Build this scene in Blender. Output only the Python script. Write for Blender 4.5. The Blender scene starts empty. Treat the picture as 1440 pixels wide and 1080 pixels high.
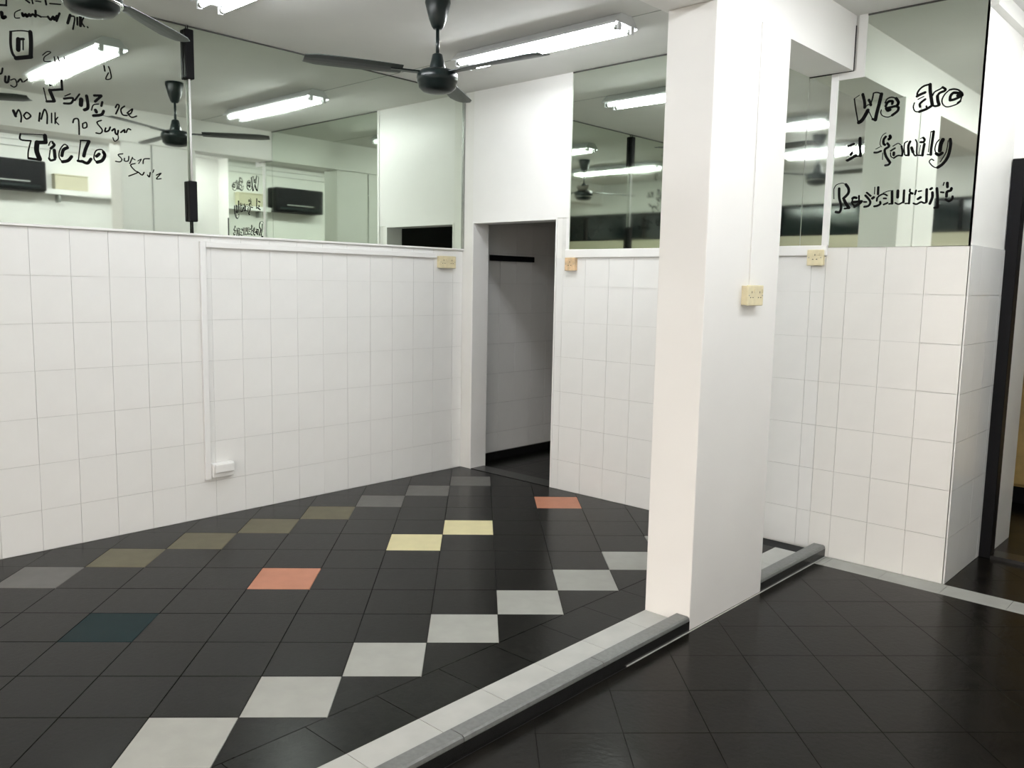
import bpy, bmesh, math, random
from mathutils import Vector, Matrix

# ------------------------------------------------------------ camera, world, exposure
scene = bpy.context.scene
COL = scene.collection
random.seed(7)
cam_data = bpy.data.cameras.new('camera')
cam_data.sensor_fit = 'HORIZONTAL'
cam_data.sensor_width = 36.0
cam_data.lens = 1180.9 / 1440 * 36.0
cam_data.clip_start = 0.02
camera = bpy.data.objects.new('camera', cam_data)
COL.objects.link(camera)
_r = Vector((0.73335, 0.67959, 0.01877)).normalized()
_b = Vector((0.67314, -0.72970, 0.12005)).normalized()
_u = _b.cross(_r).normalized()
_r = _u.cross(_b)
camera.matrix_world = Matrix(((_r.x, _u.x, _b.x, 4.822), (_r.y, _u.y, _b.y, -4.63), (_r.z, _u.z, _b.z, 1.486), (0, 0, 0, 1)))
scene.camera = camera

world = bpy.data.worlds.new('world')
world.use_nodes = True
world.node_tree.nodes['Background'].inputs['Color'].default_value = (1.0, 0.90, 0.81, 1)
world.node_tree.nodes['Background'].inputs['Strength'].default_value = 5.6
scene.world = world
scene.view_settings.view_transform = 'Standard'
scene.view_settings.look = 'None'
scene.view_settings.gamma = 1.0
scene.view_settings.use_curve_mapping = False
scene.view_settings.exposure = 0.02
TUBE = 62.0            # radiance of the fluorescent tubes

# room: left wall x = 0, back wall y = 0, right wall x = 5.75, front wall y = -5.45
H = 2.92               # ceiling
DADO = 1.725           # top of the wall tiles
ZL = -0.03             # level of the entrance floor
XR, YF = 5.75, -5.45
XA = 5.10              # face of the thick part of the right wall

# ------------------------------------------------------------ materials
MATS = {}
def mat(name, col, rough=0.5, metal=0.0, noise=0.0, scale=8.0, bump=0.0, bscale=60.0, spec=0.5, emit=0.0, rvar=0.0):
    if name in MATS: return MATS[name]
    m = bpy.data.materials.new(name); m.use_nodes = True
    nt = m.node_tree; b = nt.nodes['Principled BSDF']
    b.inputs['Roughness'].default_value = rough
    b.inputs['Metallic'].default_value = metal
    b.inputs['Specular IOR Level'].default_value = spec
    b.inputs['Base Color'].default_value = (*col, 1)
    tc = nt.nodes.new('ShaderNodeTexCoord')
    if noise > 0:
        n = nt.nodes.new('ShaderNodeTexNoise'); n.inputs['Scale'].default_value = scale; n.inputs['Detail'].default_value = 5
        nt.links.new(tc.outputs['Object'], n.inputs['Vector'])
        r = nt.nodes.new('ShaderNodeValToRGB')
        r.color_ramp.elements[0].position = 0.3; r.color_ramp.elements[1].position = 0.7
        r.color_ramp.elements[0].color = (*[max(0, c * (1 - noise)) for c in col], 1)
        r.color_ramp.elements[1].color = (*[min(1, c * (1 + noise)) for c in col], 1)
        nt.links.new(n.outputs['Fac'], r.inputs['Fac'])
        nt.links.new(r.outputs['Color'], b.inputs['Base Color'])
        if rvar > 0:
            mr = nt.nodes.new('ShaderNodeMapRange')
            mr.inputs['To Min'].default_value = max(0.02, rough - rvar); mr.inputs['To Max'].default_value = min(1, rough + rvar)
            nt.links.new(n.outputs['Fac'], mr.inputs['Value']); nt.links.new(mr.outputs['Result'], b.inputs['Roughness'])
    if bump > 0:
        n2 = nt.nodes.new('ShaderNodeTexNoise'); n2.inputs['Scale'].default_value = bscale; n2.inputs['Detail'].default_value = 3
        nt.links.new(tc.outputs['Object'], n2.inputs['Vector'])
        bp = nt.nodes.new('ShaderNodeBump'); bp.inputs['Strength'].default_value = bump; bp.inputs['Distance'].default_value = 0.01
        nt.links.new(n2.outputs['Fac'], bp.inputs['Height']); nt.links.new(bp.outputs['Normal'], b.inputs['Normal'])
    if emit > 0:
        b.inputs['Emission Color'].default_value = (*col, 1); b.inputs['Emission Strength'].default_value = emit
    MATS[name] = m
    return m

M_PAINT = mat('white_wall_paint', (0.80, 0.795, 0.765), 0.6, noise=0.03, scale=2.5, bump=0.05, bscale=40)
M_PANEL = mat('white_panel_paint', (0.82, 0.815, 0.80), 0.45, noise=0.02, scale=3)
M_CEIL = mat('ceiling_paint', (0.70, 0.695, 0.67), 0.8, noise=0.04, scale=1.6)
M_COLUMN = mat('column_paint', (0.84, 0.825, 0.80), 0.45, noise=0.02, scale=2)
M_TILE = mat('white_glazed_tile', (0.80, 0.80, 0.785), 0.22, noise=0.02, scale=5, bump=0.02, bscale=12)
M_TILE2 = mat('white_glazed_tile_warm', (0.81, 0.80, 0.77), 0.24, noise=0.02, scale=5, bump=0.02, bscale=12)
M_GROUT = mat('wall_grout', (0.60, 0.60, 0.58), 0.85, noise=0.15, scale=9)
M_GROUT2 = mat('pale_wall_grout', (0.70, 0.70, 0.67), 0.85, noise=0.12, scale=9)
M_FLOOR = mat('charcoal_floor_tile', (0.0068, 0.0068, 0.0057), 0.24, spec=0.11, noise=0.45, scale=26, bump=0.03, bscale=55, rvar=0.06)
M_FLOOR_LOW = mat('dark_brown_floor_tile', (0.0068, 0.0059, 0.0046), 0.22, spec=0.11, noise=0.45, scale=9, bump=0.05, bscale=45, rvar=0.08)
M_FGROUT = mat('dark_floor_grout', (0.005, 0.005, 0.005), 0.9, noise=0.1)
M_T = {
 'white': mat('pale_grey_floor_tile', (0.30, 0.30, 0.275), 0.45, spec=0.12, noise=0.07, scale=9),
 'grey': mat('mid_grey_floor_tile', (0.125, 0.12, 0.112), 0.45, spec=0.12, noise=0.10, scale=9),
 'olive': mat('olive_floor_tile', (0.118, 0.106, 0.068), 0.45, spec=0.12, noise=0.12, scale=9),
 'pink': mat('salmon_floor_tile', (0.40, 0.175, 0.11), 0.45, spec=0.12, noise=0.08, scale=9),
 'cream': mat('cream_floor_tile', (0.62, 0.56, 0.33), 0.45, spec=0.12, noise=0.06, scale=9),
 'blue': mat('teal_floor_tile', (0.003, 0.014, 0.016), 0.45, spec=0.08, noise=0.12, scale=9),
}
M_STRIP = mat('light_strip_tile', (0.40, 0.40, 0.375), 0.4, spec=0.2, noise=0.06, scale=9)
M_KERB = mat('grey_kerb_stone', (0.125, 0.128, 0.122), 0.38, noise=0.16, scale=60)
M_BLACKSTONE = mat('black_polished_stone', (0.012, 0.012, 0.012), 0.25, noise=0.2, scale=40)
M_WHITE = mat('white_plastic', (0.82, 0.82, 0.81), 0.35, noise=0.01)
M_CREAM = mat('yellowed_plastic', (0.72, 0.64, 0.42), 0.4, noise=0.08, scale=25)
M_RUST = mat('yellowed_plastic_stained', (0.66, 0.47, 0.28), 0.5, noise=0.25, scale=25)
M_HOLE = mat('socket_hole', (0.02, 0.02, 0.02), 0.8, noise=0.05)
M_BLACK = mat('black_plastic', (0.006, 0.006, 0.007), 0.5, noise=0.1, spec=0.12)
M_FAN = mat('fan_black_enamel', (0.007, 0.012, 0.012), 0.3, noise=0.1, spec=0.3)
M_BLADE = mat('fan_blade_grey', (0.025, 0.032, 0.029), 0.4, noise=0.1, spec=0.3)
M_ALUDARK = mat('dark_channel', (0.06, 0.06, 0.055), 0.5, noise=0.1)
M_DIM = mat('bounce_cutting_dark', (0.04, 0.045, 0.04), 0.7, noise=0.05)  # for unseen passage surfaces, darkened to cut bounced light
M_PAVE = mat('concrete_pavement', (0.25, 0.25, 0.24), 0.8, noise=0.1, scale=3)
M_CHROME = mat('chrome', (0.85, 0.85, 0.85), 0.12, metal=1.0, noise=0.02)
M_ALU = mat('dull_aluminium', (0.32, 0.33, 0.31), 0.4, metal=0.7, noise=0.08, scale=20)
M_INK = mat('black_marker_paint', (0.006, 0.006, 0.006), 0.9, noise=0.1, spec=0.05)
M_TUBE = mat('lit_fluorescent_tube', (0.96, 0.985, 1.0), 0.4, emit=TUBE)
M_BATTEN = mat('lamp_batten_enamel', (0.62, 0.63, 0.64), 0.4, noise=0.02)
M_DARKGLASS = mat('night_dark_glass', (0.012, 0.018, 0.018), 0.08, noise=0.1)
M_FRONT = mat('front_wall_paint', (0.58, 0.54, 0.40), 0.6, noise=0.05, scale=3)
M_WOOD = mat('golden_varnished_wood', (0.60, 0.42, 0.16), 0.4, noise=0.25, scale=6)
def mirror_mat():
    m = mat('green_tinted_mirror', (0.72, 0.775, 0.70), 0.0, metal=1.0)
    b = m.node_tree.nodes['Principled BSDF']
    nt = m.node_tree
    n = nt.nodes.new('ShaderNodeTexNoise'); n.inputs['Scale'].default_value = 1.3
    tc = [q for q in nt.nodes if q.type == 'TEX_COORD'][0]
    nt.links.new(tc.outputs['Object'], n.inputs['Vector'])
    mr = nt.nodes.new('ShaderNodeMapRange'); mr.inputs['From Min'].default_value = 0.4; mr.inputs['From Max'].default_value = 0.7
    mr.inputs['To Min'].default_value = 0.012; mr.inputs['To Max'].default_value = 0.045
    nt.links.new(n.outputs['Fac'], mr.inputs['Value']); nt.links.new(mr.outputs['Result'], b.inputs['Roughness'])
    return m
M_MIRROR = mirror_mat()

# ------------------------------------------------------------ builders
def obj(name, bm_or_me, m, parent=None, smooth=False, loc=None):
    if isinstance(bm_or_me, bmesh.types.BMesh):
        me = bpy.data.meshes.new(name)
        bmesh.ops.recalc_face_normals(bm_or_me, faces=bm_or_me.faces)
        bm_or_me.to_mesh(me); bm_or_me.free()
    else:
        me = bm_or_me
    if m and not me.materials: me.materials.append(m)
    if smooth:
        for p in me.polygons: p.use_smooth = True
    o = bpy.data.objects.new(name, me)
    COL.objects.link(o)
    if parent: o.parent = parent
    if loc: o.location = loc
    return o
def empty(name, loc=(0, 0, 0), rz=0.0):
    o = bpy.data.objects.new(name, None); o.empty_display_size = 0.1
    COL.objects.link(o); o.location = loc; o.rotation_euler = (0, 0, rz)
    return o
def tag(o, label, cat, group=None, kind=None):
    o['label'] = label; o['category'] = cat
    if group: o['group'] = group
    if kind: o['kind'] = kind
    return o
def lab(o, label): o['label'] = label; return o
def bx(bm, x0, x1, y0, y1, z0, z1, bev=0.0, seg=1):
    vs = [bm.verts.new((x, y, z)) for x in (x0, x1) for y in (y0, y1) for z in (z0, z1)]
    fs = [bm.faces.new([vs[i] for i in f]) for f in ((0, 1, 3, 2), (4, 6, 7, 5), (0, 4, 5, 1), (2, 3, 7, 6), (0, 2, 6, 4), (1, 5, 7, 3))]
    if bev > 0:
        es = list({e for f in fs for e in f.edges})
        bmesh.ops.bevel(bm, geom=es, offset=bev, segments=seg, affect='EDGES', profile=0.5)
    return bm
def box(x0, x1, y0, y1, z0, z1, bev=0.0, seg=1):
    return bx(bmesh.new(), x0, x1, y0, y1, z0, z1, bev, seg)
def prism(poly, z0, z1, bev=0.0):
    """extrude a convex/concave xy polygon from z0 to z1"""
    bm = bmesh.new()
    a = [bm.verts.new((x, y, z0)) for x, y in poly]; b = [bm.verts.new((x, y, z1)) for x, y in poly]
    n = len(poly)
    bm.faces.new(a[::-1]); top = bm.faces.new(b)
    for i in range(n): bm.faces.new((a[i], a[(i + 1) % n], b[(i + 1) % n], b[i]))
    if bev > 0:
        bmesh.ops.bevel(bm, geom=list(top.edges), offset=bev, segments=1, affect='EDGES')
    return bm
def prism_y(poly, y0, y1):
    """extrude an xz polygon along y"""
    bm = bmesh.new()
    a = [bm.verts.new((x, y0, z)) for x, z in poly]; b = [bm.verts.new((x, y1, z)) for x, z in poly]
    n = len(poly)
    bm.faces.new(a); bm.faces.new(b[::-1])
    for i in range(n): bm.faces.new((a[i], b[i], b[(i + 1) % n], a[(i + 1) % n]))
    return bm
def lathe(profile, n=32, bm=None, axis='z', origin=(0, 0, 0)):
    bm = bm or bmesh.new(); rings = []
    for r, h in profile:
        ring = []
        for k in range(n):
            a = 2 * math.pi * k / n
            p = (r * math.cos(a), r * math.sin(a), h) if axis == 'z' else (h, r * math.cos(a), r * math.sin(a)) if axis == 'x' else (r * math.cos(a), h, r * math.sin(a))
            ring.append(bm.verts.new((p[0] + origin[0], p[1] + origin[1], p[2] + origin[2])))
        rings.append(ring)
    for a, b in zip(rings, rings[1:]):
        for k in range(n): bm.faces.new((a[k], a[(k + 1) % n], b[(k + 1) % n], b[k]))
    bm.faces.new(rings[0][::-1]); bm.faces.new(rings[-1])
    return bm
def clip(poly, x0, x1, y0, y1):
    def cut(P, inside, inter):
        out = []
        for i in range(len(P)):
            a, b = P[i - 1], P[i]
            if inside(b):
                if not inside(a): out.append(inter(a, b))
                out.append(b)
            elif inside(a): out.append(inter(a, b))
        return out
    def ix(v): return lambda a, b: (v, a[1] + (b[1] - a[1]) * (v - a[0]) / (b[0] - a[0]))
    def iy(v): return lambda a, b: (a[0] + (b[0] - a[0]) * (v - a[1]) / (b[1] - a[1]), v)
    for ins, it in ((lambda p: p[0] >= x0, ix(x0)), (lambda p: p[0] <= x1, ix(x1)), (lambda p: p[1] >= y0, iy(y0)), (lambda p: p[1] <= y1, iy(y1))):
        if not poly: return []
        poly = cut(poly, ins, it)
    return poly
def area(P): return 0.5 * abs(sum(P[i - 1][0] * P[i][1] - P[i][0] * P[i - 1][1] for i in range(len(P))))
def copy_tree(o, parent=None):
    c = o.copy(); COL.objects.link(c); c.parent = parent
    for ch in list(o.children): copy_tree(ch, c)
    return c

# hand-painted strokes on the mirrors: (width mm, points in mm along the wall and up)
STROKES = {
 'we': [(6.7,[(2999,2493),(3011,2435),(3027,2369)]),(3.3,[(2999,2495),(3025,2509)]),(15.0,[(3042,2511),(3054,2471),(3057,2442)]),(13.3,[(3076,2478),(3085,2462),(3088,2450)]),(7.3,[(3098,2510),(3094,2481),(3088,2461)]),(6.6,[(3098,2510),(3115,2511),(3138,2502)]),(18.2,[(3139,2499),(3131,2451),(3122,2407),(3117,2372)]),(11.6,[(3102,2377),(3119,2369)]),(19.9,[(3031,2368),(3047,2377),(3066,2408),(3074,2425)]),(4.6,[(3080,2419),(3101,2379)]),(5.0,[(3057,2440),(3073,2453),(3088,2450)]),(6.6,[(3161,2452),(3170,2471),(3192,2477),(3215,2468)]),(14.8,[(3215,2468),(3227,2449),(3226,2437),(3220,2430)]),(13.2,[(3165,2435),(3172,2451),(3183,2458),(3198,2455),(3197,2443)]),(12.5,[(3168,2424),(3191,2426),(3215,2429),(3230,2421)]),(13.1,[(3230,2421),(3227,2404),(3201,2385)]),(5.3,[(3201,2384),(3179,2378),(3153,2388),(3142,2404),(3144,2419)]),(13.8,[(3168,2424),(3177,2411),(3189,2414)])],
 'are': [(9.2,[(3319,2467),(3318,2481),(3329,2499),(3349,2512),(3377,2516)]),(16.3,[(3376,2515),(3379,2483),(3386,2448),(3393,2416)]),(13.0,[(3394,2411),(3369,2397),(3334,2387)]),(5.9,[(3334,2386),(3313,2392),(3303,2413),(3307,2434)]),(13.1,[(3317,2465),(3333,2472),(3355,2479)]),(11.1,[(3336,2411),(3333,2424),(3343,2435),(3358,2445)]),(4.6,[(3323,2449),(3350,2460)]),(9.1,[(3366,2410),(3369,2397)]),(7.2,[(3392,2460),(3400,2475),(3425,2486),(3436,2493)]),(11.7,[(3436,2493),(3450,2482),(3446,2474),(3424,2467),(3415,2454)]),(15.0,[(3415,2454),(3418,2432),(3426,2410)]),(10.4,[(3426,2407),(3408,2405),(3396,2411)]),(8.4,[(3469,2476),(3489,2477),(3510,2470),(3529,2453)]),(13.6,[(3475,2427),(3476,2446),(3488,2459),(3507,2456),(3527,2450)]),(13.6,[(3527,2450),(3528,2441),(3508,2443)]),(12.3,[(3475,2425),(3495,2427),(3519,2436)]),(6.5,[(3469,2476),(3450,2459),(3438,2434),(3442,2412),(3457,2397),(3477,2395),(3506,2402),(3521,2413),(3527,2435)]),(11.0,[(3512,2407),(3522,2415)])],
 'a': [(12.6,[(2984,2249),(3012,2258)]),(15.9,[(3043,2284),(3046,2242),(3050,2209)]),(16.6,[(3000,2205),(3004,2213)]),(14.8,[(3050,2209),(3052,2192)]),(14.6,[(2984,2174),(2997,2180),(3027,2195)]),(6.6,[(2976,2175),(2985,2173)]),(7.9,[(3027,2191),(3051,2192)])],
 'family': [(12.5,[(3176,2279),(3167,2266),(3167,2246),(3175,2238)]),(15.1,[(3193,2265),(3200,2272),(3197,2281)]),(12.4,[(3187,2244),(3196,2228),(3177,2215),(3177,2197)]),(13.1,[(3177,2197),(3187,2174),(3207,2145)]),(11.1,[(3207,2143),(3200,2134),(3184,2132)]),(9.8,[(3123,2203),(3138,2202),(3157,2208)]),(3.3,[(3176,2298),(3164,2292),(3153,2275),(3150,2243),(3158,2229)]),(3.3,[(3129,2220),(3151,2230)]),(3.3,[(3166,2198),(3168,2163)]),(8.5,[(3206,2204),(3227,2216)]),(13.7,[(3223,2182),(3223,2193)]),(10.4,[(3259,2223),(3266,2195),(3265,2175)]),(8.4,[(3265,2174),(3244,2177),(3225,2166)]),(5.2,[(3225,2166),(3210,2175),(3206,2195)]),(4.6,[(3216,2227),(3240,2239),(3255,2230)]),(5.8,[(3278,2177),(3273,2207),(3274,2237),(3288,2245)]),(12.3,[(3300,2242),(3293,2222),(3296,2190),(3297,2175)]),(8.4,[(3283,2175),(3298,2173)]),(13.6,[(3309,2211),(3318,2188)]),(7.1,[(3326,2249),(3334,2231),(3335,2187),(3339,2171)]),(7.8,[(3318,2188),(3327,2171),(3339,2170)]),(11.0,[(3363,2255),(3370,2245),(3365,2234),(3351,2235)]),(3.9,[(3349,2252),(3361,2258)]),(12.9,[(3370,2223),(3366,2189),(3365,2168)]),(7.8,[(3346,2170),(3365,2167)]),(3.2,[(3352,2219),(3348,2176)]),(12.9,[(3410,2281),(3407,2231),(3404,2195),(3405,2168)]),(5.8,[(3397,2281),(3408,2283)]),(3.9,[(3397,2281),(3392,2182)]),(6.4,[(3388,2170),(3405,2167)]),(14.8,[(3490,2235),(3494,2211),(3490,2168),(3481,2140),(3462,2115),(3442,2102)]),(5.8,[(3445,2100),(3426,2104),(3409,2119),(3400,2134),(3409,2145),(3421,2138)]),(19.3,[(3456,2236),(3448,2215),(3446,2184)]),(14.8,[(3458,2171),(3443,2163),(3430,2171)]),(5.8,[(3430,2171),(3422,2193),(3427,2222),(3439,2238)]),(4.5,[(3481,2229),(3476,2174),(3452,2128)])],
 'restaurant': [(13.9,[(2948,2027),(2952,1977),(2964,1939),(2965,1915),(2957,1900),(2938,1902)]),(14.5,[(2983,2047),(2999,2024),(2999,1998),(2975,1973)]),(15.8,[(2979,1965),(2992,1943),(3009,1921)]),(9.2,[(3009,1919),(2985,1918)]),(4.0,[(2919,2026),(2931,2047),(2960,2055),(2982,2049)]),(3.3,[(2919,2026),(2923,1973)]),(13.8,[(3024,1970),(3032,1975),(3045,1972)]),(12.5,[(3023,1951),(3062,1953),(3075,1953)]),(9.2,[(3058,1982),(3060,1950)]),(13.8,[(3073,1950),(3061,1940),(3038,1925)]),(8.5,[(3024,1968),(3026,1942),(3040,1928)]),(9.8,[(3098,1997),(3120,1978)]),(11.8,[(3092,1982),(3114,1958),(3120,1942),(3111,1927),(3090,1923)]),(9.2,[(3086,1949),(3099,1948)]),(12.4,[(3156,2021),(3157,1986)]),(4.6,[(3138,2023),(3139,1987)]),(13.7,[(3129,1965),(3136,1970)]),(8.5,[(3154,1966),(3166,1978),(3186,1985),(3204,1976)]),(9.8,[(3153,1951),(3154,1966)]),(11.1,[(3171,1945),(3172,1934),(3157,1925),(3142,1923)]),(9.7,[(3188,1962),(3200,1961)]),(13.6,[(3228,1993),(3232,1934)]),(8.4,[(3235,1933),(3217,1932)]),(9.1,[(3209,1938),(3190,1930)]),(3.9,[(3183,1990),(3210,1999),(3233,2000)]),(14.9,[(3257,1997),(3258,1964)]),(11.6,[(3288,1997),(3289,1937)]),(8.4,[(3288,1939),(3266,1928),(3248,1936)]),(9.7,[(3317,2000),(3316,1991)]),(11.0,[(3317,1976),(3317,1930)]),(7.7,[(3317,1930),(3298,1930)]),(12.2,[(3321,1983),(3330,1979)]),(9.0,[(3347,1994),(3343,1974)]),(7.7,[(3359,1988),(3373,1990)]),(12.9,[(3359,1950),(3371,1958)]),(12.8,[(3398,1996),(3401,1934)]),(9.0,[(3401,1931),(3390,1928),(3375,1934),(3354,1924),(3339,1929)]),(12.2,[(3416,1996),(3422,2000)]),(13.4,[(3426,1979),(3428,1955),(3418,1924)]),(13.4,[(3446,1998),(3453,1948),(3456,1904)]),(10.8,[(3457,1904),(3441,1902)]),(13.4,[(3493,2022),(3495,2002)]),(5.1,[(3475,2011),(3478,2025)]),(13.4,[(3514,1994),(3511,1984),(3495,1978),(3494,1956)]),(8.9,[(3466,1978),(3479,1976)]),(10.8,[(3522,1954),(3521,1942),(3508,1931),(3491,1941)])],
 'ticlo': [(8.5,[(-3119,2188),(-3120,2160),(-3072,2160)]),(4.7,[(-3113,2189),(-3009,2198)]),(19.9,[(-3004,2195),(-3002,2162)]),(18.9,[(-3002,2161),(-3042,2156)]),(23.6,[(-3043,2155),(-3047,2113),(-3035,2074)]),(12.3,[(-3031,2069),(-3086,2071)]),(6.6,[(-3072,2158),(-3086,2108),(-3089,2073)]),(13.3,[(-2967,2163),(-2961,2152),(-2978,2134)]),(5.7,[(-2988,2148),(-2980,2167),(-2967,2170)]),(16.1,[(-2962,2127),(-2960,2089)]),(11.4,[(-2961,2080),(-2981,2072),(-2989,2082)]),(5.7,[(-2989,2082),(-2982,2125)]),(16.2,[(-2897,2148),(-2918,2133),(-2926,2103)]),(16.2,[(-2878,2104),(-2896,2082),(-2924,2072)]),(6.6,[(-2927,2073),(-2940,2095),(-2935,2130),(-2913,2162),(-2896,2157)]),(17.3,[(-2787,2194),(-2806,2150),(-2816,2115)]),(8.6,[(-2829,2194),(-2787,2198)]),(5.7,[(-2829,2190),(-2844,2092)]),(13.4,[(-2847,2086),(-2830,2084)]),(16.2,[(-2826,2086),(-2799,2079),(-2780,2103)]),(16.3,[(-2750,2121),(-2736,2135)]),(17.4,[(-2713,2147),(-2707,2130),(-2722,2102),(-2748,2090)]),(6.7,[(-2748,2090),(-2764,2108),(-2753,2149),(-2724,2160),(-2710,2148)])],
 'peng': [(6.1,[(-3000,2434),(-2988,2369)]),(12.3,[(-2988,2369),(-2952,2375)]),(17.2,[(-2952,2378),(-2971,2428)]),(12.3,[(-2971,2428),(-2910,2443)]),(11.1,[(-2910,2441),(-2912,2490)]),(11.1,[(-2970,2456),(-2967,2453)]),(6.2,[(-2898,2411),(-2871,2427)]),(11.1,[(-2903,2397),(-2859,2407),(-2869,2380),(-2904,2373)]),(8.7,[(-2825,2433),(-2850,2397)]),(22.3,[(-2817,2407),(-2820,2379)]),(16.2,[(-2789,2430),(-2784,2389),(-2787,2366),(-2803,2356)]),(12.5,[(-2750,2439),(-2713,2445)]),(13.8,[(-2713,2443),(-2746,2409)]),(12.5,[(-2709,2411),(-2715,2391)]),(17.4,[(-2746,2363),(-2742,2355)]),(15.0,[(-2704,2365),(-2717,2344),(-2758,2333)]),(6.2,[(-2767,2360),(-2756,2389),(-2728,2398)])],
 'peng_ice': [(8.2,[(-2640,2394),(-2630,2412),(-2620,2404),(-2639,2361)]),(8.2,[(-2591,2409),(-2611,2389),(-2603,2362),(-2579,2361)]),(7.6,[(-2578,2375),(-2548,2401),(-2559,2374),(-2573,2371),(-2554,2355),(-2527,2366)])],
 'nomilk': [(13.3,[(-3146,2298),(-3137,2273)]),(7.9,[(-3137,2275),(-3122,2306),(-3111,2279),(-3114,2248)]),(7.9,[(-3100,2281),(-3087,2266),(-3067,2284),(-3085,2299),(-3100,2281)])],
 'nomilk_milk': [(9.2,[(-3023,2306),(-3029,2265)]),(7.9,[(-3018,2276),(-3001,2327),(-2989,2303),(-2991,2258)]),(6.7,[(-2967,2313),(-2969,2265)]),(6.7,[(-2950,2318),(-2952,2263)]),(6.1,[(-2938,2297),(-2949,2277),(-2935,2261)])],
 'nomilk_no': [(8.0,[(-2864,2281),(-2857,2300),(-2837,2303),(-2834,2267),(-2835,2225)]),(7.4,[(-2815,2283),(-2814,2261),(-2795,2268),(-2797,2291),(-2815,2283)])],
 'nomilk_sugar': [(7.5,[(-2718,2314),(-2741,2299),(-2715,2265),(-2725,2245),(-2748,2244)]),(8.7,[(-2696,2277),(-2701,2258),(-2682,2265),(-2672,2285)]),(9.4,[(-2663,2268),(-2649,2279),(-2645,2256),(-2635,2253),(-2630,2273)]),(5.0,[(-2635,2258),(-2631,2230),(-2651,2213),(-2660,2231)]),(8.8,[(-2616,2265),(-2596,2282),(-2596,2268)]),(7.5,[(-2587,2269),(-2576,2290),(-2562,2287)])],
 'super': [(6.2,[(-2610,2151),(-2635,2143),(-2616,2122),(-2626,2106),(-2650,2106)]),(6.2,[(-2601,2128),(-2602,2114),(-2582,2116),(-2577,2141)]),(6.3,[(-2557,2138),(-2573,2103)]),(5.0,[(-2557,2133),(-2543,2126)]),(5.0,[(-2528,2122),(-2508,2134),(-2524,2108)]),(6.3,[(-2499,2111),(-2493,2136),(-2462,2142)])],
 'source': [(6.3,[(-2544,2106),(-2569,2094),(-2545,2067),(-2530,2059),(-2581,2034)]),(6.9,[(-2525,2059),(-2506,2047),(-2495,2063)]),(6.9,[(-2476,2050),(-2466,2041),(-2460,2066)]),(5.1,[(-2445,2068),(-2439,2083)]),(6.3,[(-2425,2055),(-2398,2068),(-2425,2035),(-2399,2038)])],
 'zero': [(12.3,[(-3140,2679),(-3143,2619),(-3137,2578),(-3122,2559)]),(6.1,[(-3144,2681),(-3095,2696),(-3054,2700)]),(19.8,[(-3050,2699),(-3049,2648),(-3054,2577)]),(19.7,[(-3052,2578),(-3122,2557)]),(20.9,[(-3107,2652),(-3110,2600)]),(12.3,[(-3109,2652),(-3083,2658)]),(6.2,[(-3085,2657),(-3087,2605)])],
 'condensed': [(9.9,[(-3182,2798),(-3154,2803)]),(7.4,[(-3154,2803),(-3152,2837)])],
 'and': [(16.0,[(-3176,2764),(-3173,2740),(-3161,2747)])],
 'condensed_word': [(5.0,[(-3091,2797),(-3116,2778),(-3117,2753),(-3096,2757)]),(12.4,[(-3083,2782),(-3080,2770),(-3067,2781),(-3063,2771),(-3051,2785)]),(11.2,[(-3047,2777),(-3034,2789),(-3022,2781),(-3021,2809)]),(8.7,[(-3013,2790),(-2997,2785)]),(5.0,[(-2997,2785),(-2963,2792)]),(12.5,[(-2963,2793),(-2951,2782),(-2938,2799),(-2934,2786),(-2920,2807)]),(11.3,[(-2907,2823),(-2923,2782)])],
 'milk': [(13.9,[(-2855,2827),(-2869,2784)]),(7.6,[(-2850,2823),(-2833,2819),(-2844,2758)]),(9.5,[(-2820,2822),(-2821,2786)]),(15.2,[(-2804,2830),(-2806,2785)]),(7.6,[(-2788,2829),(-2798,2804),(-2786,2785)]),(6.3,[(-2771,2787),(-2768,2784)])],
 'topline': [(8.7,[(-3064,2851),(-3048,2842)]),(7.5,[(-3035,2858),(-3032,2841)]),(6.2,[(-3019,2857),(-2994,2859)]),(9.4,[(-2972,2873),(-2969,2852)]),(6.3,[(-2952,2861),(-2900,2869)])],
 'enjoy': [(4.9,[(-2997,2597),(-2975,2619),(-2958,2618),(-2989,2590),(-2990,2568),(-2960,2574)]),(6.2,[(-2942,2600),(-2939,2578)]),(6.2,[(-2925,2603),(-2917,2582)]),(6.2,[(-2894,2609),(-2891,2592)])],
 'ly': [(7.6,[(-2693,2604),(-2689,2577)]),(6.3,[(-2669,2604),(-2661,2582),(-2658,2545),(-2686,2536),(-2671,2571)])],
 'sugar': [(8.5,[(-3185,2496),(-3190,2473),(-3198,2467)]),(10.9,[(-3174,2459),(-3176,2433),(-3164,2435),(-3158,2462)]),(6.1,[(-3151,2446),(-3131,2454),(-3124,2429),(-3137,2414),(-3152,2420)]),(8.5,[(-3119,2443),(-3106,2459),(-3099,2447)]),(6.1,[(-3091,2448),(-3073,2465)])],
}

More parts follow.
